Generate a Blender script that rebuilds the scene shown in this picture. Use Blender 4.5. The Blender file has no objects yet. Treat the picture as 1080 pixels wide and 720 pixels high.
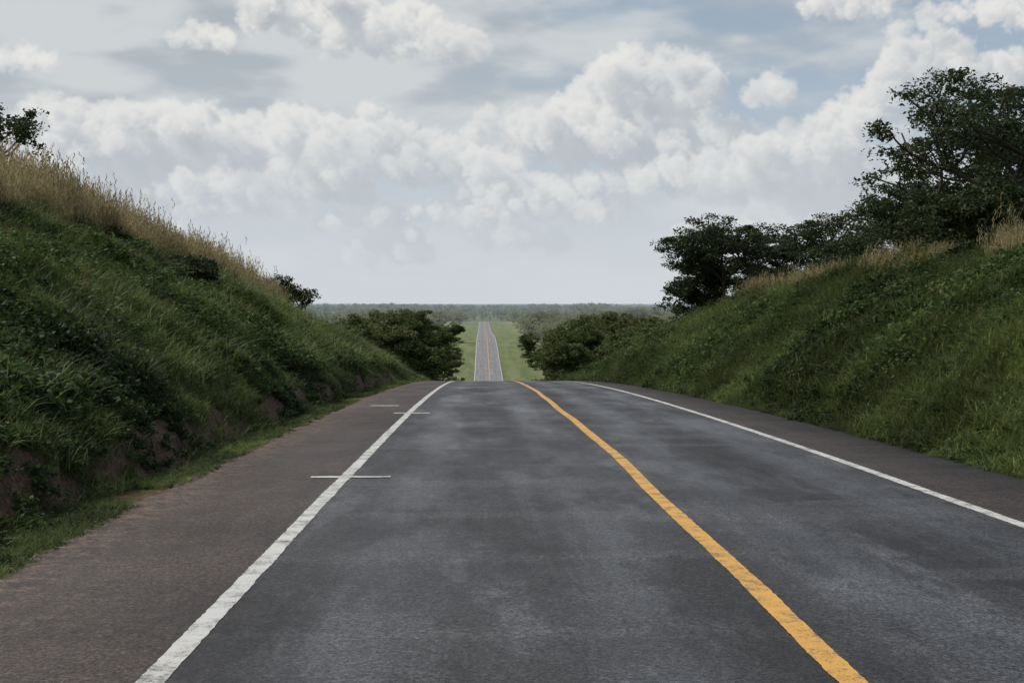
import bpy, math, random, time
import numpy as np
from mathutils import Vector
rng = np.random.default_rng(7)
CAMZ = 1.85
F = 1500.0
t0=time.time()
# ------------------------------------------------------------ helpers
def sstep(a,b,x):
    t=np.clip((x-a)/(b-a),0,1); return t*t*(3-2*t)
_tab = np.random.default_rng(3).random((256,256))
def vnoise(x,y):
    xi=np.floor(x).astype(int); yi=np.floor(y).astype(int)
    fx=x-xi; fy=y-yi; fx=fx*fx*(3-2*fx); fy=fy*fy*(3-2*fy)
    g=lambda a,b:_tab[a%256,b%256]
    return (g(xi,yi)*(1-fx)+g(xi+1,yi)*fx)*(1-fy)+(g(xi,yi+1)*(1-fx)+g(xi+1,yi+1)*fx)*fy
def fbm(x,y,o=4):
    s=0;a=.5
    for i in range(o):
        s=s+a*(vnoise(x*2**i+17.3*i,y*2**i+9.1*i)-.5); a*=.5
    return s
def mesh_obj(name, verts, faces, mats=(), midx=None, smooth=False, link=True, val=True):
    me=bpy.data.meshes.new(name)
    verts=np.asarray(verts,dtype=np.float32)
    me.vertices.add(len(verts)); me.vertices.foreach_set('co',verts.ravel())
    if len(faces):
        faces=np.asarray(faces); n,k=faces.shape; loops=faces.ravel(); starts=np.arange(n)*k
        me.loops.add(len(loops)); me.loops.foreach_set('vertex_index',loops.astype(np.int32))
        me.polygons.add(n); me.polygons.foreach_set('loop_start',starts.astype(np.int32))
        if midx is not None: me.polygons.foreach_set('material_index',np.asarray(midx,dtype=np.int32))
        if smooth: me.polygons.foreach_set('use_smooth',np.ones(n,dtype=bool))
    for m in mats: me.materials.append(m)
    me.update(calc_edges=True)
    if val: me.validate()
    ob=bpy.data.objects.new(name,me)
    if link: bpy.context.scene.collection.objects.link(ob)
    return ob
# ------------------------------------------------------------ node DSL
class S:
    def __init__(s,nt,sock): s.nt=nt; s.k=sock
    def _m(s,op,o=None,c=None):
        n=s.nt.nodes.new('ShaderNodeMath'); n.operation=op
        for i,v in enumerate([s,o,c]):
            if v is None: continue
            if isinstance(v,S): s.nt.links.new(v.k,n.inputs[i])
            else: n.inputs[i].default_value=v
        return S(s.nt,n.outputs[0])
    def __add__(s,o): return s._m('ADD',o)
    __radd__=__add__
    def __sub__(s,o): return s._m('SUBTRACT',o)
    def __rsub__(s,o): return (s*-1.0)+o
    def __mul__(s,o): return s._m('MULTIPLY',o)
    __rmul__=__mul__
    def max(s,o): return s._m('MAXIMUM',o)
    def min(s,o): return s._m('MINIMUM',o)
    def pw(s,o): return s._m('POWER',o)
    def abs(s): return s._m('ABSOLUTE')
    def exp(s): return s._m('EXPONENT')
    def ss(s,a,b,lo=0.,hi=1.):
        n=s.nt.nodes.new('ShaderNodeMapRange'); n.interpolation_type='SMOOTHSTEP'
        s.nt.links.new(s.k,n.inputs[0])
        for i,v in zip((1,2,3,4),(a,b,lo,hi)): n.inputs[i].default_value=v
        return S(s.nt,n.outputs[0])
def comb(nt,x,y,z=0.):
    n=nt.nodes.new('ShaderNodeCombineXYZ')
    for i,v in enumerate((x,y,z)):
        if isinstance(v,S): nt.links.new(v.k,n.inputs[i])
        else: n.inputs[i].default_value=v
    return S(nt,n.outputs[0])
def sep(nt,v):
    n=nt.nodes.new('ShaderNodeSeparateXYZ'); nt.links.new(v.k,n.inputs[0])
    return [S(nt,o) for o in n.outputs]
def noise(nt,vec,scale,detail=4,rough=.5,dims='3D'):
    n=nt.nodes.new('ShaderNodeTexNoise'); n.noise_dimensions=dims
    nt.links.new(vec.k,n.inputs['Vector']); n.inputs['Scale'].default_value=scale
    n.inputs['Detail'].default_value=detail; n.inputs['Roughness'].default_value=rough
    return S(nt,n.outputs['Fac'])
def mixc(nt,f,a,b,mode='MIX'):
    n=nt.nodes.new('ShaderNodeMix'); n.data_type='RGBA'; n.blend_type=mode
    if isinstance(f,S): nt.links.new(f.k,n.inputs[0])
    else: n.inputs[0].default_value=f
    for i,v in ((6,a),(7,b)):
        if isinstance(v,S): nt.links.new(v.k,n.inputs[i])
        else: n.inputs[i].default_value=(*v,1)
    return S(nt,n.outputs[2])
def new_mat(name):
    m=bpy.data.materials.new(name); m.use_nodes=True; nt=m.node_tree
    m.cycles.emission_sampling='NONE'
    for n in list(nt.nodes): nt.nodes.remove(n)
    return m,nt
def pos(nt):
    return S(nt,nt.nodes.new('ShaderNodeNewGeometry').outputs['Position'])
def attr(nt,name,o='Fac'):
    a=nt.nodes.new('ShaderNodeAttribute'); a.attribute_name=name; return S(nt,a.outputs[o])
def bsdf(nt,col,rough=.8,spec=.3,bump=None,bstr=.3,bdist=.02):
    n=nt.nodes.new('ShaderNodeBsdfPrincipled')
    nt.links.new(col.k,n.inputs['Base Color'])
    if isinstance(rough,S): nt.links.new(rough.k,n.inputs['Roughness'])
    else: n.inputs['Roughness'].default_value=rough
    n.inputs['Specular IOR Level'].default_value=spec
    if bump is not None:
        b=nt.nodes.new('ShaderNodeBump'); b.inputs['Strength'].default_value=bstr; b.inputs['Distance'].default_value=bdist
        nt.links.new(bump.k,b.inputs['Height']); nt.links.new(b.outputs[0],n.inputs['Normal'])
    return S(nt,n.outputs[0])
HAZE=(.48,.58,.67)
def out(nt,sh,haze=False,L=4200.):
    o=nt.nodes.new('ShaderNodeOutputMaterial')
    if haze:   # aerial perspective painted in as emission that grows along the valley
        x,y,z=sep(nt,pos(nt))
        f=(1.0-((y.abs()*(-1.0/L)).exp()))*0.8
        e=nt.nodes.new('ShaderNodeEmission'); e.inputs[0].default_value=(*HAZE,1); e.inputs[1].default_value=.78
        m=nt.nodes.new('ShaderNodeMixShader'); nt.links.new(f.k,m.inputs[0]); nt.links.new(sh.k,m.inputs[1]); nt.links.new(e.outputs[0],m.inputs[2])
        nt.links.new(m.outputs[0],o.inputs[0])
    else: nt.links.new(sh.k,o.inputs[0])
def leafy(nt,col,trans=.35,rough=.6):
    d=bsdf(nt,col,rough,.25)
    t=nt.nodes.new('ShaderNodeBsdfTranslucent'); nt.links.new(col.k,t.inputs[0])
    m=nt.nodes.new('ShaderNodeMixShader'); m.inputs[0].default_value=trans
    nt.links.new(d.k,m.inputs[1]); nt.links.new(t.outputs[0],m.inputs[2])
    return S(nt,m.outputs[0])
def objrand(nt): return S(nt,nt.nodes.new('ShaderNodeObjectInfo').outputs['Random'])

# ------------------------------------------------------------ materials
def m_leaf(name,c1,c2,c3,sc=.8,haze=False,trans=.35,patch=False):
    m,nt=new_mat(name); p=pos(nt)
    a=noise(nt,p,sc,2).ss(.35,.65); b=objrand(nt)
    col=mixc(nt,a,c1,c2); col=mixc(nt,b*.6,col,c3)
    f=noise(nt,p,9.,0).ss(.3,.7,.6,1.25)
    if patch: f=f*noise(nt,p,.22,2,.6).ss(.36,.62,.55,1.2)
    col=mixc(nt,1.0,col,comb(nt,f,f,f),'MULTIPLY')
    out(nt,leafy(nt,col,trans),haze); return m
M_leaf_dark=m_leaf('leaf_dark',(.030,.048,.018),(.056,.078,.027),(.044,.062,.023))
M_leaf_mid=m_leaf('leaf_mid',(.070,.100,.030),(.120,.155,.048),(.10,.125,.042))
M_leaf_valley=m_leaf('leaf_valley',(.080,.105,.036),(.15,.17,.058),(.13,.14,.055),.25,False,.4)
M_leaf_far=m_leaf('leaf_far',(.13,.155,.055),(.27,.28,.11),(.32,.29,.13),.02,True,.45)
M_grass=m_leaf('grass_blade',(.062,.100,.023),(.130,.180,.046),(.19,.21,.075),.35,patch=True)
M_weed=m_leaf('weed_leaf',(.036,.068,.018),(.085,.134,.034),(.065,.11,.03),.5,patch=True)
M_dry=m_leaf('dry_grass',(.32,.26,.13),(.50,.41,.22),(.28,.24,.11),.6)
M_red=m_leaf('dead_leaf',(.14,.05,.025),(.2,.08,.04),(.12,.07,.03),.6)
m,nt=new_mat('bark'); p=pos(nt); n=noise(nt,p,6,4)
out(nt,bsdf(nt,mixc(nt,n,(.035,.028,.022),(.10,.085,.07)),.9,.2,n,.5)); M_bark=m

m,nt=new_mat('ground_soil_grass'); p=pos(nt); x,y,z=sep(nt,p)
dirt=attr(nt,'dirt'); verge=attr(nt,'verge')
n1=noise(nt,p,.06,5,.6); n2=noise(nt,p,1.6,5,.6); n3=noise(nt,p,14,5,.65)
base=mixc(nt,n1.ss(.38,.62),(.13,.15,.048),(.28,.26,.11))
base=mixc(nt,n2.ss(.45,.75)*.5,base,(.065,.08,.028))
n4=noise(nt,comb(nt,x*.3,y*.04),1.,4,.6)
vg=mixc(nt,n4.ss(.35,.65),(.105,.14,.038),(.18,.20,.07))
vg=mixc(nt,n1.ss(.5,.7)*.5,vg,(.20,.18,.085))
base=mixc(nt,verge,base,vg)
base=mixc(nt,y.ss(90,70)*.75,base,(.06,.07,.028))
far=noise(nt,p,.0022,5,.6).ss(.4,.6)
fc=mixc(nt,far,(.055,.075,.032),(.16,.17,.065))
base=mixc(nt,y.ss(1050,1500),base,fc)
dc=mixc(nt,n3.ss(.3,.7),(.11,.060,.038),(.29,.18,.115))
dc=mixc(nt,n2.ss(.45,.7)*.7,dc,(.085,.062,.038))
df=(dirt*1.3+(n3-.5)*.9).ss(.35,.65)
base=mixc(nt,df,base,dc)
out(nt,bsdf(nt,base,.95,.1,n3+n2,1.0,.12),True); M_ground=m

m,nt=new_mat('asphalt'); p=pos(nt); x,y,z=sep(nt,p)
agg=noise(nt,p,38,3,.85); gr=noise(nt,p,16,3,.8); med=noise(nt,p,5,5,.7); big=noise(nt,p,.35,4,.6); big2=noise(nt,comb(nt,x*.7,y*.16),1.,5,.62)
streak=noise(nt,comb(nt,x*2.2,y*.05),1.,5,.6)
wob=(streak-.5)*.9
def band(c,w): return ((x-c+wob)*(1/w)).pw(2.0)._m('MULTIPLY',-1.0).exp()
tracks=(band(-.75,.42)+band(1.05,.38)+band(2.85,.36)+band(4.35,.36)).min(1.0)
col=mixc(nt,tracks*.85,(.026,.025,.026),(.052,.053,.058))
col=mixc(nt,streak.ss(.45,.75)*.5,col,(.064,.064,.068))
col=mixc(nt,big.ss(.42,.66)*.65,col,(.020,.0195,.020))
col=mixc(nt,big2.ss(.52,.62)*.6,col,(.076,.077,.083))
col=mixc(nt,big2.ss(.47,.38)*.7,col,(.015,.0148,.015))
st=noise(nt,comb(nt,x*1.3+7.,y*.3+3.),1.,6,.7).ss(.54,.62)
col=mixc(nt,st*.65,col,(.012,.012,.013))
st2=noise(nt,comb(nt,x*2.5+2.,y*.7+3.),1.,5,.7).ss(.50,.56)*band(3.6,.55)
col=mixc(nt,st2*.8,col,(.009,.009,.010))
tr=noise(nt,comb(nt,x*.12,y*.55),1.,2,.5).ss(.56,.62)
col=mixc(nt,tr*.3,col,(.076,.076,.078))
sh=((x*-1.0-1.78).ss(-.06,.10)).max((x-5.16).ss(-.06,.1))
shc=mixc(nt,big.ss(.3,.7),(.027,.021,.019),(.049,.037,.032))
shc=mixc(nt,streak.ss(.5,.8)*.5,shc,(.066,.050,.042))
shc=mixc(nt,((x*-1.0).ss(2.9,3.6))*med.ss(.4,.6)*.6,shc,(.12,.076,.052))
col=mixc(nt,sh,col,shc)
f=agg.ss(.34,.68,.15,2.3); col=mixc(nt,1.0,col,comb(nt,f,f,f),'MULTIPLY')
f=gr.ss(.30,.70,.65,1.4); col=mixc(nt,1.0,col,comb(nt,f,f,f),'MULTIPLY')
f=med.ss(.3,.7,.80,1.2); col=mixc(nt,1.0,col,comb(nt,f,f,f),'MULTIPLY')
vo=nt.nodes.new('ShaderNodeTexVoronoi'); nt.links.new(p.k,vo.inputs['Vector']); vo.inputs['Scale'].default_value=13
pv=S(nt,vo.outputs['Distance']).ss(.13,.09); pc=sep(nt,S(nt,vo.outputs['Color']))[0].ss(.84,.9)
col=mixc(nt,pv*pc*(sh*.6+.28),col,(.24,.19,.155))
far_sheen=mixc(nt,streak.ss(.35,.65),(.15,.145,.145),(.21,.20,.20))  # pale grazing sheen of the far road, painted into the asphalt colour
col=mixc(nt,y.ss(150,260),col,far_sheen)
rg=(tracks*-.12)+(sh*.14)+.60+(big2-.5)*-.7
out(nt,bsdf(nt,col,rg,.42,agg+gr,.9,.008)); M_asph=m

def m_paint(name,c,dirtc):
    m,nt=new_mat(name); p=pos(nt)
    a=noise(nt,p,45,4,.8); b=noise(nt,p,4,5,.65)
    w=(a*.65+b*.45)
    col=mixc(nt,b.ss(.35,.7)*.6,c,dirtc)
    col=mixc(nt,w.ss(.56,.64)*.8,col,(.08,.078,.075))
    out(nt,bsdf(nt,col,.6,.4,a,.6,.005)); return m
M_white=m_paint('white_road_paint',(.58,.58,.55),(.36,.35,.32))
M_yellow=m_paint('yellow_road_paint',(.66,.36,.07),(.50,.27,.06))

# ------------------------------------------------------------ road profile
KP=np.array([(150,-8.825),(220,-14.2),(280,-17.9),(320,-18.9),(345,-18.5),(400,-16.8),(490,-13.9),(540,-13.1),(600,-13.5),(700,-14.8),(850,-15.0),(1000,-14.1),(1060,-13.9),(1120,-14.4),
 (1300,-18),(1600,-17),(2200,-13),(3000,-15),(5000,-20),(9000,-18),(16000,-14),(45000,-20),(60000,-40)],float)
def herm(xs,px,py):
    m=np.empty(len(px)); d=np.diff(py)/np.diff(px)
    m[0]=-.078; m[-1]=d[-1]
    m[1:-1]=np.where(d[1:]*d[:-1]>0, 2*d[1:]*d[:-1]/(d[1:]+d[:-1]+1e-12), 0)
    i=np.clip(np.searchsorted(px,xs)-1,0,len(px)-2); h=px[i+1]-px[i]; t=(xs-px[i])/h
    return (2*t**3-3*t*t+1)*py[i]+(t**3-2*t*t+t)*h*m[i]+(-2*t**3+3*t*t)*py[i+1]+(t**3-t*t)*h*m[i+1]
def R(y):
    y=np.asarray(y,float)
    a=-1.85-.015*y-.00021*np.maximum(y,0)**2
    b=herm(np.maximum(y,150),KP[:,0],KP[:,1])
    return np.where(y<150,a,b)+CAMZ
ys=np.round(np.concatenate([np.arange(-30,6,1.),np.arange(6,60,.3),np.arange(60,130,.6),np.arange(130,350,3.),np.arange(350,1250,8.),np.geomspace(1250,50000,60)]),3)
Rs=R(ys)
def Rp(y): return np.interp(y,ys,Rs)
HLk=np.array([(-50,5.0),(30,5.05),(50,4.9),(62,4.6),(75,3.7),(84,2.8),(92,1.5),(102,.4),(112,0),(70000,0)],float)
HRk=np.array([(-50,4.0),(30,4.2),(60,4.3),(80,3.8),(88,3.1),(98,1.6),(110,.4),(122,0),(70000,0)],float)
RXL,RXR=-3.65,6.75
def roadL(y): return RXL+1.75*sstep(120,200,y)
def roadR(y): return RXR-1.45*sstep(120,200,y)
CUT=.30
def wigf(y): return fbm(y*.25,y*0+3.1,3)*.35
def T(x,y):
    x=np.asarray(x,float); y=np.asarray(y,float)
    r=Rp(y)
    sL=(-x)-4.35-wigf(y)
    HL=np.interp(y,HLk[:,0],HLk[:,1]); HR=np.interp(y,HRk[:,0],HRk[:,1])
    tL=np.clip(sL/8.4,0,1); fL=1-(1-tL)**1.3
    cut=(CUT+fbm(y*1.3,x*1.3,3)*.45)*sstep(0,.35,sL)*np.clip(HL/3,0,1)
    zl=fL*np.maximum(HL-CUT,0)+cut
    sR=x-7.0-fbm(y*.3,y*0+8.,2)*.5
    tR=np.clip(sR/7.5,0,1); fR=1-(1-tR)**1.4
    zr=fR*HR
    bump=fbm(x*.45+4,y*.45,4)*1.0+fbm(x*.13,y*.13+5,2)*1.1
    near=np.where(x<0,sstep(.3,2.5,sL),sstep(.2,2.5,sR))*(y<1200)
    side=np.where(x<0,-x,x-1.7)
    und=(fbm(x*.012+2,y*.006,3)*12+1.5)*sstep(18,120,side)*sstep(100,300,y)
    hill=fbm(x*.0006+12,y*.00025,3)*22*sstep(60,500,np.abs(x-1.7))*sstep(1200,2500,y)
    inroad=(x>RXL-.01)&(x<RXR+.01)&(y<125)
    z=r-.035+zl+zr+bump*near*np.where(y<120,1,.6)+und+hill
    z=z+.02*sstep(0,3,np.abs(x-1.55)-5.2)*(y>100)
    return np.where(inroad,r-.035,z)
xs=np.concatenate([-np.geomspace(25000,26,26),np.arange(-24,-6,.25),np.arange(-6,-3.7,.12),[-3.66,-3.6,-2,1.7,4,6.7,6.76],np.arange(7,24,.25),np.geomspace(26,25000,26)])
X,Y=np.meshgrid(xs,ys); Z=T(X,Y)
nx,ny=len(xs),len(ys)
V=np.stack([X,Y,Z],-1).reshape(-1,3)
i=np.arange((ny-1))[:,None]*nx+np.arange(nx-1)[None,:]; i=i.ravel()
ground=mesh_obj('ground',V,np.stack([i,i+1,i+nx+1,i+nx],-1),[M_ground],smooth=True)
sL=(-X)-4.35-wigf(Y)
dirt=np.where(X<0,np.clip(sstep(-.5,-.1,sL)*(1-sstep(.6,1.1,sL)),0,1),0)*(1-sstep(70,95,Y))
dirt=np.maximum(dirt,.5*np.where(X<0,sstep(-4.6,-3.5,X),1-sstep(6.9,7.1,X))*(Y<120))
side=np.where(X<0,-X-3.6,X-6.7)
verge=(1-sstep(8,12,side+fbm(X*.1,Y*.03)*6))*sstep(80,120,Y)*(1-sstep(1100,1300,Y))
for nm,a in (('dirt',dirt),('verge',verge)):
    at=ground.data.attributes.new(nm,'FLOAT','POINT'); at.data.foreach_set('value',a.ravel().astype(np.float32))

# ------------------------------------------------------------ road
def uniq(a): return np.unique(np.round(a,3))
yr=uniq(np.concatenate([ys[ys<1500],np.arange(4.05,60,.15)]))
jl=fbm(yr*1.6,yr*0+1,4)*.30*(yr<120); jr=fbm(yr*1.6,yr*0+7,4)*.26*(yr<120)
cols=[roadL(yr)+jl, yr*0-1.7, yr*0+1.9, yr*0+5.1, roadR(yr)+jr]
zc=Rp(yr)
ring=[np.stack([cols[0],yr,zc-.05],-1)]+[np.stack([c,yr,zc],-1) for c in cols]+[np.stack([cols[-1],yr,zc-.05],-1)]
V=np.stack(ring,1).reshape(-1,3); k=len(ring); n=len(yr)
i=(np.arange(n-1)[:,None]*k+np.arange(k-1)[None,:]).ravel()
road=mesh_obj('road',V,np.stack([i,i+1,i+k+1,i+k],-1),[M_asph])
def line(name,cx,w,y0,y1,mat,wob=0.,lift=.004,jit=.009,seed=0):
    y=uniq(np.concatenate([ys[(ys>y0)&(ys<y1)],np.arange(max(y0,2),min(y1,70),.04),[y0,y1]]))
    c=cx+wob*(np.sin(y*.62+1.2)*.35+np.sin(y*.23+2.0)*.7+fbm(y*.15,y*0,2)*1.5)*np.exp(-y/60)
    e1=fbm(y*13,y*0+seed,3)*jit*2+fbm(y*1.5,y*0+seed,2)*.02; e2=fbm(y*13,y*0+seed+5,3)*jit*2+fbm(y*1.5,y*0+seed+9,2)*.02
    ww=w*(1+.45*sstep(250,500,y))
    z=Rp(y)+lift+.01*sstep(100,300,y)
    V=np.stack([np.stack([c-ww/2+e1,y,z],-1),np.stack([c+ww/2+e2,y,z],-1)],1).reshape(-1,3)
    i=np.arange(len(y)-1)*2
    return mesh_obj(name,V,np.stack([i,i+1,i+3,i+2],-1),[mat])
line('white_edge_line',-1.72,.145,-25,1400,M_white,.012,seed=1)
line('white_edge_line',5.10,.145,-25,1400,M_white,.012,seed=2)
line('yellow_centre_line',1.97,.16,-25,1400,M_yellow,.06,seed=3)
def bar(x0,x1,yc,w):
    n=14; xx=np.linspace(x0,x1,n); r=np.random.default_rng(int(yc*10))
    a=yc-w/2+r.normal(0,w*.06,n); b=yc+w/2+r.normal(0,w*.06,n)
    V=np.stack([np.stack([xx,a,Rp(a)+.008],-1),np.stack([xx,b,Rp(b)+.008],-1)],1).reshape(-1,3); i=np.arange(n-1)*2
    mesh_obj('white_cross_mark',V,np.stack([i,i+2,i+3,i+1],-1),[M_white])
bar(-2.15,-1.15,17.9,.2); bar(-2.08,-1.23,33.6,.35); bar(-2.95,-2.2,37.8,.4)

# ------------------------------------------------------------ trees
def tubes(segs,nsd=6):
    V=[];Fc=[]
    ang=np.linspace(0,2*np.pi,nsd,endpoint=False)
    for p0,p1,r0,r1 in segs:
        d=p1-p0; L=np.linalg.norm(d)
        if L<1e-6: continue
        d=d/L; a=np.cross(d,[0,0,1.])
        if np.linalg.norm(a)<.05: a=np.cross(d,[1.,0,0])
        a/=np.linalg.norm(a); b=np.cross(d,a)
        c=np.cos(ang)[:,None]*a+np.sin(ang)[:,None]*b
        base=len(V)*nsd*2
        V.append(np.concatenate([p0+c*r0,p1+c*r1]))
        k=np.arange(nsd); Fc.append(np.stack([k,(k+1)%nsd,nsd+(k+1)%nsd,nsd+k],-1)+base)
    return np.concatenate(V),np.concatenate(Fc)
def leaves(r,cent,rad,nper,size,asp=.5,zf=.5):
    c=np.repeat(cent,nper,0); rr=np.repeat(rad,nper)
    g=r.normal(size=(len(c),3)); g/=np.linalg.norm(g,axis=1)[:,None]; g*=(r.random(len(c))**.5)[:,None]
    g[:,2]*=zf
    c=c+g*rr[:,None]
    u=r.normal(size=(len(c),3)); u[:,2]*=.6; u/=np.linalg.norm(u,axis=1)[:,None]
    w=np.cross(u,r.normal(size=(len(c),3))); w/=np.linalg.norm(w,axis=1)[:,None]
    s=(size*r.uniform(.6,1.3,len(c)))[:,None]
    V=np.stack([c-u*s*.5,c+w*s*asp*.5,c+u*s*.5,c-w*s*asp*.5],1).reshape(-1,3)
    return V,np.arange(len(V)).reshape(-1,4)
def tree(name,seed,H,W,trunk=.3,spread=1.,leaf=.12,nper=60,cr=.6,tr=None,levels=3,mat=None,zf=.5,link=True,lowfill=0,thin=0.):
    r=np.random.default_rng(seed); segs=[];tips=[]
    tr=tr or H*.026
    def grow(p,d,L,rad,lv):
        q=p.copy(); n=3
        for k in range(n):
            d=d+r.normal(0,.16,3); d[2]+=.05; d/=np.linalg.norm(d)
            q2=q+d*L/n; r1=rad*(1-.33*(k+1)/n)
            segs.append([q,q2,rad*(1-.33*k/n),r1]); q=q2
            if lv<levels and k==1 and lv>0 and r.random()<.7:
                a=r.uniform(0,6.28); o=np.array([math.cos(a),math.sin(a),.1]); dd=d*.5+o*.8*spread; dd/=np.linalg.norm(dd)
                grow(q,dd,L*.6,r1*.6,lv+1)
        if lv>=levels: tips.append(q); return
        nc=r.integers(3,5) if lv<2 else r.integers(2,4); a0=r.uniform(0,6.28)
        for c in range(nc):
            a=a0+6.28*c/nc+r.normal(0,.35); o=np.array([math.cos(a),math.sin(a),0])
            dd=d*r.uniform(.35,.9)+o*spread*r.uniform(.5,1.0); dd[2]+=.12; dd/=np.linalg.norm(dd)
            grow(q,dd,L*r.uniform(.62,.88),rad*.62,lv+1)
    d0=np.array([r.normal(0,.12),r.normal(0,.12),1.])
    grow(np.array([0,0,-.15]),d0,H*trunk,tr,0)
    tips=np.array(tips)
    rad=np.percentile(np.hypot(tips[:,0],tips[:,1]),92); sx=max(.1,(W/2-cr*.7))/rad; sz=(H-cr*zf)/tips[:,2].max()
    sc=np.array([sx,sx,sz]); tips=tips*sc
    for s in segs: s[0]=s[0]*sc; s[1]=s[1]*sc
    tipsL=tips[r.random(len(tips))>thin] if thin>0 else tips
    if lowfill:
        k=r.choice(len(tipsL),lowfill); ex=tipsL[k]*np.array([.8,.8,1])+r.normal(0,.2,(lowfill,3))*W*.3; ex[:,2]=r.uniform(.08,.7,lowfill)*H
        tipsL=np.concatenate([tipsL,ex])
    V1,F1=tubes(segs,5)
    sub=np.repeat(tipsL,3,0)+r.normal(0,.45,(len(tipsL)*3,3))*cr*np.array([1,1,.5])
    srad=cr*r.uniform(.35,.85,len(sub))
    V2,F2=leaves(r,sub,srad,max(3,nper//3),leaf,zf=zf)
    return mesh_obj(name,np.concatenate([V1,V2]),np.concatenate([F1,F2+len(V1)]),[M_bark,mat or M_leaf_dark],
       np.concatenate([np.zeros(len(F1)),np.ones(len(F2))]),link=link)
def put(ob,px,d,dz=0,rot=0):
    x=(px-508)/F*d; ob.location=(x,d,float(T(x,d))+dz); ob.rotation_euler=(0,0,rot); return ob
put(tree('acacia_tree',11,6.6,8.6,.22,1.2,.15,250,.95,levels=3),1062,45,0,.5)
put(tree('acacia_tree',12,7.6,10,.25,1.1,.17,260,1.0,lowfill=20),1105,54,0,2)
put(tree('acacia_tree',13,7.4,10.,.25,1.0,.18,250,1.0,lowfill=34),1035,62,0,4)
put(tree('acacia_tree',27,6.3,8.,.25,1.0,.18,240,1.0,lowfill=34),985,70,0,2.2)
put(tree('acacia_tree',14,6.2,8.5,.25,1.0,.18,240,1.0,lowfill=34),935,76,0,1)
put(tree('acacia_tree',15,5.6,7.8,.28,1.35,.18,270,1.0,zf=.4,lowfill=14),762,80,0,.3)
put(tree('acacia_tree',19,6.4,8.4,.28,1.3,.18,260,1.0,zf=.4,lowfill=26),812,88,.3,1.3)
put(tree('acacia_tree',16,6.8,8.4,.30,1.1,.18,250,1.0,zf=.45,lowfill=36),872,86,.2,3)
put(tree('shrub',17,3.8,4.8,.15,.9,.16,240,.8,lowfill=44),748,82,-.2,3)
put(tree('shrub',18,3.2,5.0,.15,.9,.16,220,.75,lowfill=40),905,66,-.2,3)
put(tree('shrub',25,3.4,5.8,.15,.9,.16,220,.75,lowfill=44),1005,52,-.3,5)
put(tree('shrub',28,3.2,5.0,.15,.9,.16,220,.75,lowfill=40),1060,42,-.3,5)
put(tree('shrub',26,3.2,5.4,.15,.9,.16,220,.75,lowfill=44),825,78,-.4,5)
put(tree('acacia_tree',21,4.6,5.8,.26,1.1,.14,130,.65,thin=.05),6,45,0,1)
put(tree('shrub',22,2.9,3.8,.2,1.,.14,140,.55),85,58,0,1)
put(tree('shrub',23,3.2,4.0,.25,1.2,.15,110,.55,thin=.1),303,77,-.1,1)
put(tree('shrub',24,1.5,2.8,.15,1.,.14,150,.45,lowfill=10),188,42,-.2,1)
MV,MM,MD=M_leaf_valley,M_leaf_mid,M_leaf_dark
for sd,px,d,h,w,mt in [(31,430,190,11.6,9.5,MM),(32,455,225,12.4,9.,MV),(33,398,175,10.5,10,MV),(34,368,160,8.8,9,MM),(47,444,205,10,9,MM),
     (35,612,205,11.8,9.5,MM),(36,640,185,10.9,9.5,MV),(37,594,250,12.6,10,MV),(38,668,170,9.4,9,MV),(39,576,300,11,9,MM),
     (40,350,140,6.8,7,MM),(42,692,140,6.6,7,MM),(43,468,300,10.5,9,MV),(44,655,160,7.6,8,MM),(46,622,180,9,8,MM),(45,412,165,8,8,MV),
     (48,385,210,12.8,11,MV),(49,562,420,8,9,MM),(50,650,230,14,12,MV),(51,480,500,7.5,9,MM),(52,676,118,3.2,4.5,MM),(53,700,105,3.0,4.5,MM),(54,600,170,6.5,7,MM),(55,440,165,6.0,6,MM)]:
    put(tree('savanna_tree',sd,h,w,.2,1.0,.36,250,1.3,mat=mt,lowfill=30,zf=.55),px,d,-.3,sd)

# ------------------------------------------------------------ scatter via instances
def scatter(name,P,rot,scl,idx,protos):
    col=bpy.data.collections.new(name+'_parts')
    for o in protos: col.objects.link(o)
    ob=mesh_obj(name,P,[])
    me=ob.data
    a=me.attributes.new('rot','FLOAT_VECTOR','POINT'); a.data.foreach_set('vector',np.asarray(rot,np.float32).ravel())
    a=me.attributes.new('scl','FLOAT_VECTOR','POINT'); a.data.foreach_set('vector',np.asarray(scl,np.float32).ravel())
    a=me.attributes.new('idx','INT','POINT'); a.data.foreach_set('value',np.asarray(idx,np.int32))
    ng=bpy.data.node_groups.new(name,'GeometryNodeTree')
    ng.interface.new_socket('Geometry',in_out='INPUT',socket_type='NodeSocketGeometry')
    ng.interface.new_socket('Geometry',in_out='OUTPUT',socket_type='NodeSocketGeometry')
    N=ng.nodes; gi=N.new('NodeGroupInput'); go=N.new('NodeGroupOutput'); ip=N.new('GeometryNodeInstanceOnPoints'); ci=N.new('GeometryNodeCollectionInfo')
    ci.inputs['Collection'].default_value=col; ci.inputs['Separate Children'].default_value=True; ci.inputs['Reset Children'].default_value=True
    def na(t,n):
        q=N.new('GeometryNodeInputNamedAttribute'); q.data_type=t; q.inputs['Name'].default_value=n; return q.outputs['Attribute']
    er=N.new('FunctionNodeEulerToRotation')
    ng.links.new(gi.outputs[0],ip.inputs['Points']); ng.links.new(ci.outputs[0],ip.inputs['Instance'])
    ip.inputs['Pick Instance'].default_value=True
    ng.links.new(na('INT','idx'),ip.inputs['Instance Index']); ng.links.new(na('FLOAT_VECTOR','rot'),er.inputs[0])
    ng.links.new(er.outputs[0],ip.inputs['Rotation']); ng.links.new(na('FLOAT_VECTOR','scl'),ip.inputs['Scale'])
    ng.links.new(ip.outputs[0],go.inputs[0])
    md=ob.modifiers.new('scatter','NODES'); md.node_group=ng
    return ob
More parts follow.
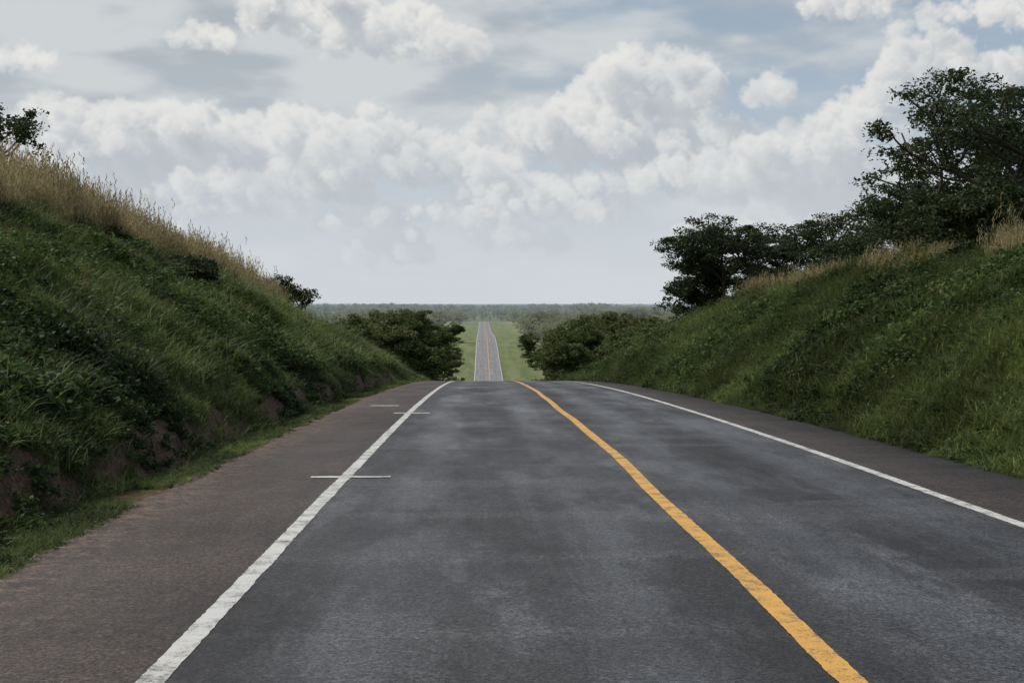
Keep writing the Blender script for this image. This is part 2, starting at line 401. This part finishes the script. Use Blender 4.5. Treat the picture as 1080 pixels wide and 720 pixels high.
def tuft(name,seed,nb,h,spread,w,lean,mat,head=None):
    r=np.random.default_rng(seed); V=[];Fq=[]
    for b in range(nb):
        a=r.uniform(0,6.28); p=np.array([r.normal(0,spread),r.normal(0,spread),-.03]); hh=h*r.uniform(.55,1.1); d=np.array([math.cos(a),math.sin(a),0])
        ln=lean*r.uniform(.2,1.3); s=np.array([-math.sin(a+r.normal(0,.6)),math.cos(a),0])*w*r.uniform(.7,1.2)
        k=len(V)
        for t,ww in ((0,.8),(.4,1.),(.75,.7),(1.,.08)):
            c=p+d*hh*ln*t*t+np.array([0,0,hh*(t-.35*ln*t**3)])
            V+= [c-s*ww/2,c+s*ww/2]
        for q in range(3): Fq.append([k+2*q,k+2*q+1,k+2*q+3,k+2*q+2])
        if head and b%2==0:
            top=c
            for j in range(6):
                o=r.normal(0,.014,3); o[2]=-j*.045; cc=top+o; u=np.array([r.normal(0,1),r.normal(0,1),2.5]); u/=np.linalg.norm(u); v=np.cross(u,r.normal(size=3)); v/=np.linalg.norm(v)
                k=len(V); V+=[cc-u*.04,cc+v*.011,cc+u*.045,cc-v*.011]; Fq.append([k,k+1,k+2,k+3])
    return mesh_obj(name,V,np.array(Fq),[mat],link=False)
def weed(name,seed,n,rad,size,mat,zf=.6):
    r=np.random.default_rng(seed); k=6
    cent=r.normal(0,rad*.5,(k,3)); cent[:,2]=np.abs(cent[:,2])*zf+.05
    V,Fc=leaves(r,cent,np.full(k,rad*.6),n//k,size,.6,zf)
    return mesh_obj(name,V,Fc,[mat],link=False)
Gp=[tuft('a_tuft_%d'%k,100+k,26,.42,.09,.014,.9,M_grass) for k in range(4)]+[weed('b_weed_%d'%k,120+k,110,.24,.085,M_weed) for k in range(3)]
def make_pts(n,x0,x1,y0,y1,pw=1.0):
    u=rng.random(n); y=y0*(y1/y0)**(u**pw); x=rng.uniform(x0,x1,n); return x,y
PX=[];PY=[];SC=[];ID=[]
for (x0,x1,n) in ((-13.8,-4.2,62000),(6.9,15.5,50000)):
    x,y=make_pts(n,x0,x1,9,125,.85)
    keep=(np.abs(x)/y<.46)
    x,y=x[keep],y[keep]
    s=np.where(x<0,-x-4.35-wigf(y),9)
    gapw=.36+fbm(y*.5,y*0+2)*1.5
    dm=(s>-.15)&(s<gapw)&(y<75)
    kp=~dm | (rng.random(len(x))<.13); x,y,s=x[kp],y[kp],s[kp]
    kp=(x>0)|(s>-.2); x,y,s=x[kp],y[kp],s[kp]
    edge=(x>0)&(x<7.6)
    base=.60+.017*y
    sc=base*rng.uniform(.7,1.25,len(x))*(1+fbm(x*.6,y*.6)*1.8); sc=np.where(edge,sc*.7,sc)
    sc=np.where((x<0)&(s<.9),np.minimum(sc,.75),sc)
    wd=fbm(x*.35+9,y*.35)+rng.normal(0,.12,len(x))>.10
    idx=np.where(wd,rng.integers(4,7,len(x)),rng.integers(0,4,len(x)))
    PX.append(x);PY.append(y);SC.append(np.clip(sc,.15,2.2));ID.append(idx)
y=6.5*(110/6.5)**rng.random(9000); x=rng.uniform(-4.35,-3.55,9000); kp=(fbm(x*.8,y*.5)>-.08)&(x>-4.25-wigf(y)); x,y=x[kp],y[kp]
PX.append(x);PY.append(y);SC.append(rng.uniform(.12,.32,len(x))*(1+y*.006));ID.append(rng.integers(0,5,len(x)))
y=16*(110/16)**rng.random(2600); x=rng.uniform(6.72,7.1,2600); PX.append(x);PY.append(y);SC.append(rng.uniform(.15,.4,len(x))*(1+y*.012));ID.append(rng.integers(0,5,len(x)))
x=np.concatenate(PX);y=np.concatenate(PY);sc=np.concatenate(SC);idx=np.concatenate(ID)
rot=np.stack([rng.normal(0,.18,len(x)),rng.normal(0,.18,len(x)),rng.uniform(0,6.28,len(x))],-1)
scatter('bank_grass',np.stack([x,y,T(x,y)],-1),rot,np.stack([sc,sc,sc*rng.uniform(.75,1.1,len(x))],-1),idx,Gp)
Bp=[weed('c_bush_%d'%k,140+k,700,.75,.12,[M_weed,M_leaf_mid,M_weed][k],.75) for k in range(3)]
x1,y1=make_pts(560,-13.5,-6.0,14,110); x2,y2=make_pts(700,8.0,15,16,112)
x3=rng.uniform(9,14.5,110);y3=rng.uniform(70,108,110); x=np.concatenate([x1,x2,x3]);y=np.concatenate([y1,y2,y3])
kp=(fbm(x*.2+3,y*.12)>-.03)|(y>76)&(x>0); x,y=x[kp],y[kp]
s=rng.uniform(.35,.95,len(x))*(1+(y>68)*(x>0)*.6)
scatter('bank_bush',np.stack([x,y,T(x,y)-.05],-1),np.stack([x*0,x*0,rng.uniform(0,6.28,len(x))],-1),np.stack([s,s,s*.8],-1),rng.integers(0,3,len(x)),Bp)
Rd=[weed('d_dead_%d'%k,160+k,80,.3,.08,M_red,1.2) for k in range(2)]
x,y=make_pts(26,-12,-7,24,80); s=rng.uniform(.5,1.,len(x))
scatter('dead_weed',np.stack([x,y,T(x,y)+.3],-1),np.zeros((len(x),3)),np.stack([s*.6,s*.6,s],-1),rng.integers(0,2,len(x)),Rd)
Dp=[tuft('e_dry_%d'%k,180+k,26,1.25,.16,.012,.35,M_dry,True) for k in range(4)]
a=rng.uniform(18,78,7200); b=-10.6-rng.exponential(1.6,7200); kp=fbm(a*.25,b*.25)>-.15; x1,y1=b[kp],a[kp]
a=rng.uniform(24,95,2200); b=12.8+rng.exponential(2.2,2200); kp=fbm(a*.2+4,b*.2)>.0; x=np.concatenate([x1,b[kp]]);y=np.concatenate([y1,a[kp]])
s=rng.uniform(.45,1.2,len(x))*(1+1.2*fbm(x*.5,y*.5))*np.where(x<0,1.1,.9)
scatter('dry_grass',np.stack([x,y,T(x,y)],-1),np.stack([rng.normal(0,.12,len(x)),rng.normal(0,.12,len(x)),rng.uniform(0,6.28,len(x))],-1),np.stack([s,s,s],-1),rng.integers(0,4,len(x)),Dp)
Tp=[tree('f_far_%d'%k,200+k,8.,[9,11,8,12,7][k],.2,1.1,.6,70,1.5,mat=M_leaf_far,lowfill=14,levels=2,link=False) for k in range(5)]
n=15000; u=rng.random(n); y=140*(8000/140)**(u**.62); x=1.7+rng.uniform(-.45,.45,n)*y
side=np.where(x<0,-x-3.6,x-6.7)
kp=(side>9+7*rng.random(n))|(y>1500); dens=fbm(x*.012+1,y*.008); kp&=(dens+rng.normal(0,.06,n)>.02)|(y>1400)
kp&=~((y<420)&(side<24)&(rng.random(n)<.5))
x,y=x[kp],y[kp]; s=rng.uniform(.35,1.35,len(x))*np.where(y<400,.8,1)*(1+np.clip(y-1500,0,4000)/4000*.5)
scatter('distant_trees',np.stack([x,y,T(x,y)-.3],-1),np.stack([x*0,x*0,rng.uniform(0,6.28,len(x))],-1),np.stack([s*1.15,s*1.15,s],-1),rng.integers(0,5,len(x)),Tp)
print('geo',time.time()-t0)

# ------------------------------------------------------------ sky: cumulus volume swept by light, laid on a distant ring
DU=.0125
U=np.arange(-8.4,8.4,DU).astype(np.float32); Vg=np.arange(-.1,4.3,DU).astype(np.float32); DW=.08; NW=32
nu,nv=len(U),len(Vg)
BL=[(400,40,95,36),(330,14,70,34),(465,52,55,20),(600,132,58,46),(685,84,66,38),(650,158,74,28),(575,150,36,24),(720,110,40,22),
    (905,10,66,24),(1000,38,80,15),(985,84,72,38),(925,122,62,30),(198,152,36,36),(292,162,50,40),(60,146,74,30),(15,172,74,32),(390,168,84,38),(480,174,62,26),
    (803,103,26,13),(850,168,70,38),(770,160,46,32),(222,50,34,10),(40,80,34,9),(320,128,34,10),(392,118,14,14),(560,200,90,16),(240,200,90,18),(900,205,100,22)]
r=np.random.default_rng(5)
clouds=[((cx-508)/100.,(320-cy)/100.,rx/100.,ry/100.) for cx,cy,rx,ry in BL]
for k in range(26):
    uu=r.uniform(5.9,8.1)*r.choice([-1,1]); clouds.append((uu,r.uniform(1.1,3.6),r.uniform(.4,1.),r.uniform(.2,.45)))
for k in range(70):
    clouds.append((r.uniform(-8,8),r.uniform(.5,1.45),r.uniform(.3,.9),r.uniform(.06,.16)))
for k in range(26):
    clouds.append((r.uniform(-5.5,5.5),r.uniform(1.15,1.9),r.uniform(.4,1.),r.uniform(.12,.22)))
puffs=[]
for cu,cv,ru,rv in clouds:
    cw=r.uniform(.9,1.7); n1=int(5+10*ru/rv)
    for j in range(n1):
        a=r.uniform(-1,1); hgt=math.sqrt(1-a*a)
        pu=cu+a*ru*.85; pr=rv*r.uniform(.28,.55); pvv=cv-rv*.45+r.uniform(0,1)**.8*hgt*rv*1.05
        pw=cw+r.normal(0,.3); puffs.append((pu,pvv,pw,pr))
        for q in range(7):
            th=r.uniform(-.2,3.34); ph=r.uniform(-1,1); d=np.array([math.cos(th),math.sin(th)*.9,ph*.8-.35]); d/=np.linalg.norm(d)
            p2=pr*r.uniform(.22,.48); puffs.append((pu+d[0]*pr*.85,pvv+d[1]*pr*.85,pw+d[2]*pr*.85,p2))
f=np.full((NW,nv,nu),-1.0,np.float32); W=(np.arange(NW)*DW).astype(np.float32)
for pu,pv_,pw,pr in puffs:
    m_=pr+.14
    u0,u1=np.searchsorted(U,[pu-m_,pu+m_]); v0,v1=np.searchsorted(Vg,[pv_-m_,pv_+m_]); w0,w1=np.searchsorted(W,[pw-m_,pw+m_])
    if u1<=u0 or v1<=v0 or w1<=w0: continue
    d=np.sqrt((U[u0:u1]-pu)[None,None,:]**2+(Vg[v0:v1]-pv_)[None,:,None]**2+(W[w0:w1]-pw)[:,None,None]**2)
    blk=f[w0:w1,v0:v1,u0:u1]; np.maximum(blk,pr-d,out=blk)
UU,VV=np.meshgrid(U,Vg)
for kw in range(NW):
    sl_=f[kw]; act=sl_>-.22
    if not act.any(): sl_[:]=0; continue
    uu=UU[act]; vv=VV[act]; wv=kw*DW
    nz=fbm(uu*3+wv*2.7,vv*3.6-wv*3.1,2)*.26+fbm(uu*12-wv*7.,vv*14+wv*9.,4)*.20
    o=np.zeros_like(sl_); o[act]=sstep(-.05,.075,sl_[act]+nz-.005); f[kw]=o
T_=np.zeros((NW,nu),np.float32); tau=np.zeros_like(f); sig=DU*9.
for iv in range(nv-1,-1,-1):
    T_=np.roll(T_,1,1); T_[:,0]=0
    T_[1:]=T_[1:]*.86+T_[:-1]*.14
    T_=T_*.992
    T2=T_.copy(); T2[:,1:-1]=(T_[:,1:-1]*2+T_[:,:-2]+T_[:,2:])*.25; T_=T2
    tau[:,iv]=T_; T_=T_+f[:,iv]*sig
lightv=np.exp(-tau*2.1)*.6+np.exp(-tau*.38)*.40
Tr=np.ones((nv,nu),np.float32); C=np.zeros((nv,nu),np.float32)
for kw in range(NW):
    a=1-np.exp(-f[kw]*DW*18); C+=Tr*a*lightv[kw]; Tr*=1-a
al=1-Tr; Lm=C/np.maximum(al,1e-4)
del f,tau
print('cloud',time.time()-t0)
az=np.concatenate([np.arange(-180,-32.2,1.5),np.degrees(U/15.),np.arange(32.3,181,1.5)]); az[-1]=180
el=np.concatenate([[-1.5],np.degrees(Vg/15.),np.arange(16.6,34,.8)])
A,E=np.meshgrid(az,el); Ug=np.radians(A)*15; Ve=np.radians(E)*15
def lin(c): return np.array([(v/255.)**2.2 for v in c])
blue=lin((136,161,186)); blue2=lin((168,184,199)); hzc=lin((206,212,217)); gr1=lin((168,177,185)); gr2=lin((203,208,210)); shd=lin((160,169,179)); brt=lin((236,234,229))
g=sstep(.8,3.4,Ve)[...,None]; base=blue2*(1-g)+blue*g
sn=fbm(Ug*.30+3,Ve*1.1,5)+.5; sn2=fbm(Ug*.7,Ve*2.2+4,5)+.5; sn3=fbm(Ug*1.8,Ve*5+4,4)
cover=np.clip(sstep(.28,.64,sn+.10-Ug*.038+(sn2-.5)*.5+sn3*.12),0,1)*.85+.15
hv=gr1+(gr2-gr1)*sstep(.33,.60,sn2+sn3*.25)[...,None]
rgb=base+(hv-base)*cover[...,None]
hz=(np.exp(-(np.maximum(Ve,0)/1.8)**1.9))[...,None]
rgb=rgb+(hzc-rgb)*hz*.93
i0=len(np.arange(-180,-32.2,1.5)); sub=(slice(1,1+nv),slice(i0,i0+nu))
Ls=sstep(.08,.98,Lm)[...,None]
cc=shd*(1-Ls)+brt*Ls
h2=hz[sub]; cc=cc+(hzc-cc)*np.clip(h2*.74+.04,0,.93)
wisp=np.clip(fbm(UU*1.6+1,VV*2.6,5)*1.4+.98,0,1)
fade=(1-sstep(7.6,8.3,np.abs(UU)))*(1-sstep(4.0,4.25,VV))
af=(al*.96*wisp*fade)[...,None]
rgb[sub]=rgb[sub]*(1-af)+cc*af
alpha=(1-sstep(22,33,E))
Rr=52000.
ra,re=np.radians(A),np.radians(E)
V=np.stack([Rr*np.sin(ra),Rr*np.cos(ra),Rr*np.tan(re)],-1).reshape(-1,3)
na_,ne=len(az),len(el); i=(np.arange(ne-1)[:,None]*na_+np.arange(na_-1)[None,:]).ravel()
m,nt=new_mat('sky_backdrop')
e=nt.nodes.new('ShaderNodeEmission'); nt.links.new(attr(nt,'skycol','Color').k,e.inputs[0]); e.inputs[1].default_value=1.0
tb=nt.nodes.new('ShaderNodeBsdfTransparent'); mx=nt.nodes.new('ShaderNodeMixShader'); nt.links.new(attr(nt,'skyalpha').k,mx.inputs[0]); nt.links.new(tb.outputs[0],mx.inputs[1]); nt.links.new(e.outputs[0],mx.inputs[2])
o=nt.nodes.new('ShaderNodeOutputMaterial'); nt.links.new(mx.outputs[0],o.inputs[0])
sk=mesh_obj('sky',V,np.stack([i,i+1,i+na_+1,i+na_],-1),[m],val=False)
a=sk.data.attributes.new('skycol','FLOAT_COLOR','POINT'); a.data.foreach_set('color',np.concatenate([rgb,np.ones_like(rgb[...,:1])],-1).astype(np.float32).ravel())
a=sk.data.attributes.new('skyalpha','FLOAT','POINT'); a.data.foreach_set('value',alpha.astype(np.float32).ravel())
print('sky',time.time()-t0)

SUN_EL=math.radians(52); SUN_AZ=math.radians(-75)
w=bpy.data.worlds.new('World'); bpy.context.scene.world=w; w.use_nodes=True; nt=w.node_tree
for n in list(nt.nodes): nt.nodes.remove(n)
sky=nt.nodes.new('ShaderNodeTexSky'); sky.sky_type='NISHITA'; sky.sun_disc=False; sky.sun_elevation=SUN_EL; sky.sun_rotation=SUN_AZ; sky.dust_density=1.5
tc=nt.nodes.new('ShaderNodeTexCoord'); cn=noise(nt,S(nt,tc.outputs['Generated']),2.2,3,.6).ss(.4,.62)
final=mixc(nt,cn*.7,S(nt,sky.outputs[0]),(6.3,6.5,6.6))
bg=nt.nodes.new('ShaderNodeBackground'); nt.links.new(final.k,bg.inputs[0]); bg.inputs[1].default_value=.1
wo=nt.nodes.new('ShaderNodeOutputWorld'); nt.links.new(bg.outputs[0],wo.inputs[0])
sl=bpy.data.lights.new('sun','SUN'); sl.energy=3.0; sl.angle=math.radians(.5); sl.color=(1,.94,.85)
so=bpy.data.objects.new('sun',sl); bpy.context.scene.collection.objects.link(so)
sd=Vector((math.sin(SUN_AZ)*math.cos(SUN_EL),math.cos(SUN_AZ)*math.cos(SUN_EL),math.sin(SUN_EL)))
so.rotation_euler=sd.to_track_quat('Z','Y').to_euler(); so.location=(0,0,60)
cam=bpy.data.cameras.new('camera'); cam.sensor_width=36; cam.lens=36*F/1080; cam.clip_end=200000; cam.clip_start=.1
co=bpy.data.objects.new('camera',cam); bpy.context.scene.collection.objects.link(co)
co.location=(0,0,CAMZ); co.rotation_euler=(math.radians(90)-math.atan(40/F),0,-math.atan(32/F))
bpy.context.scene.camera=co
sc_=bpy.context.scene; sc_.view_settings.view_transform='Standard'; sc_.view_settings.look='None'; sc_.view_settings.exposure=0
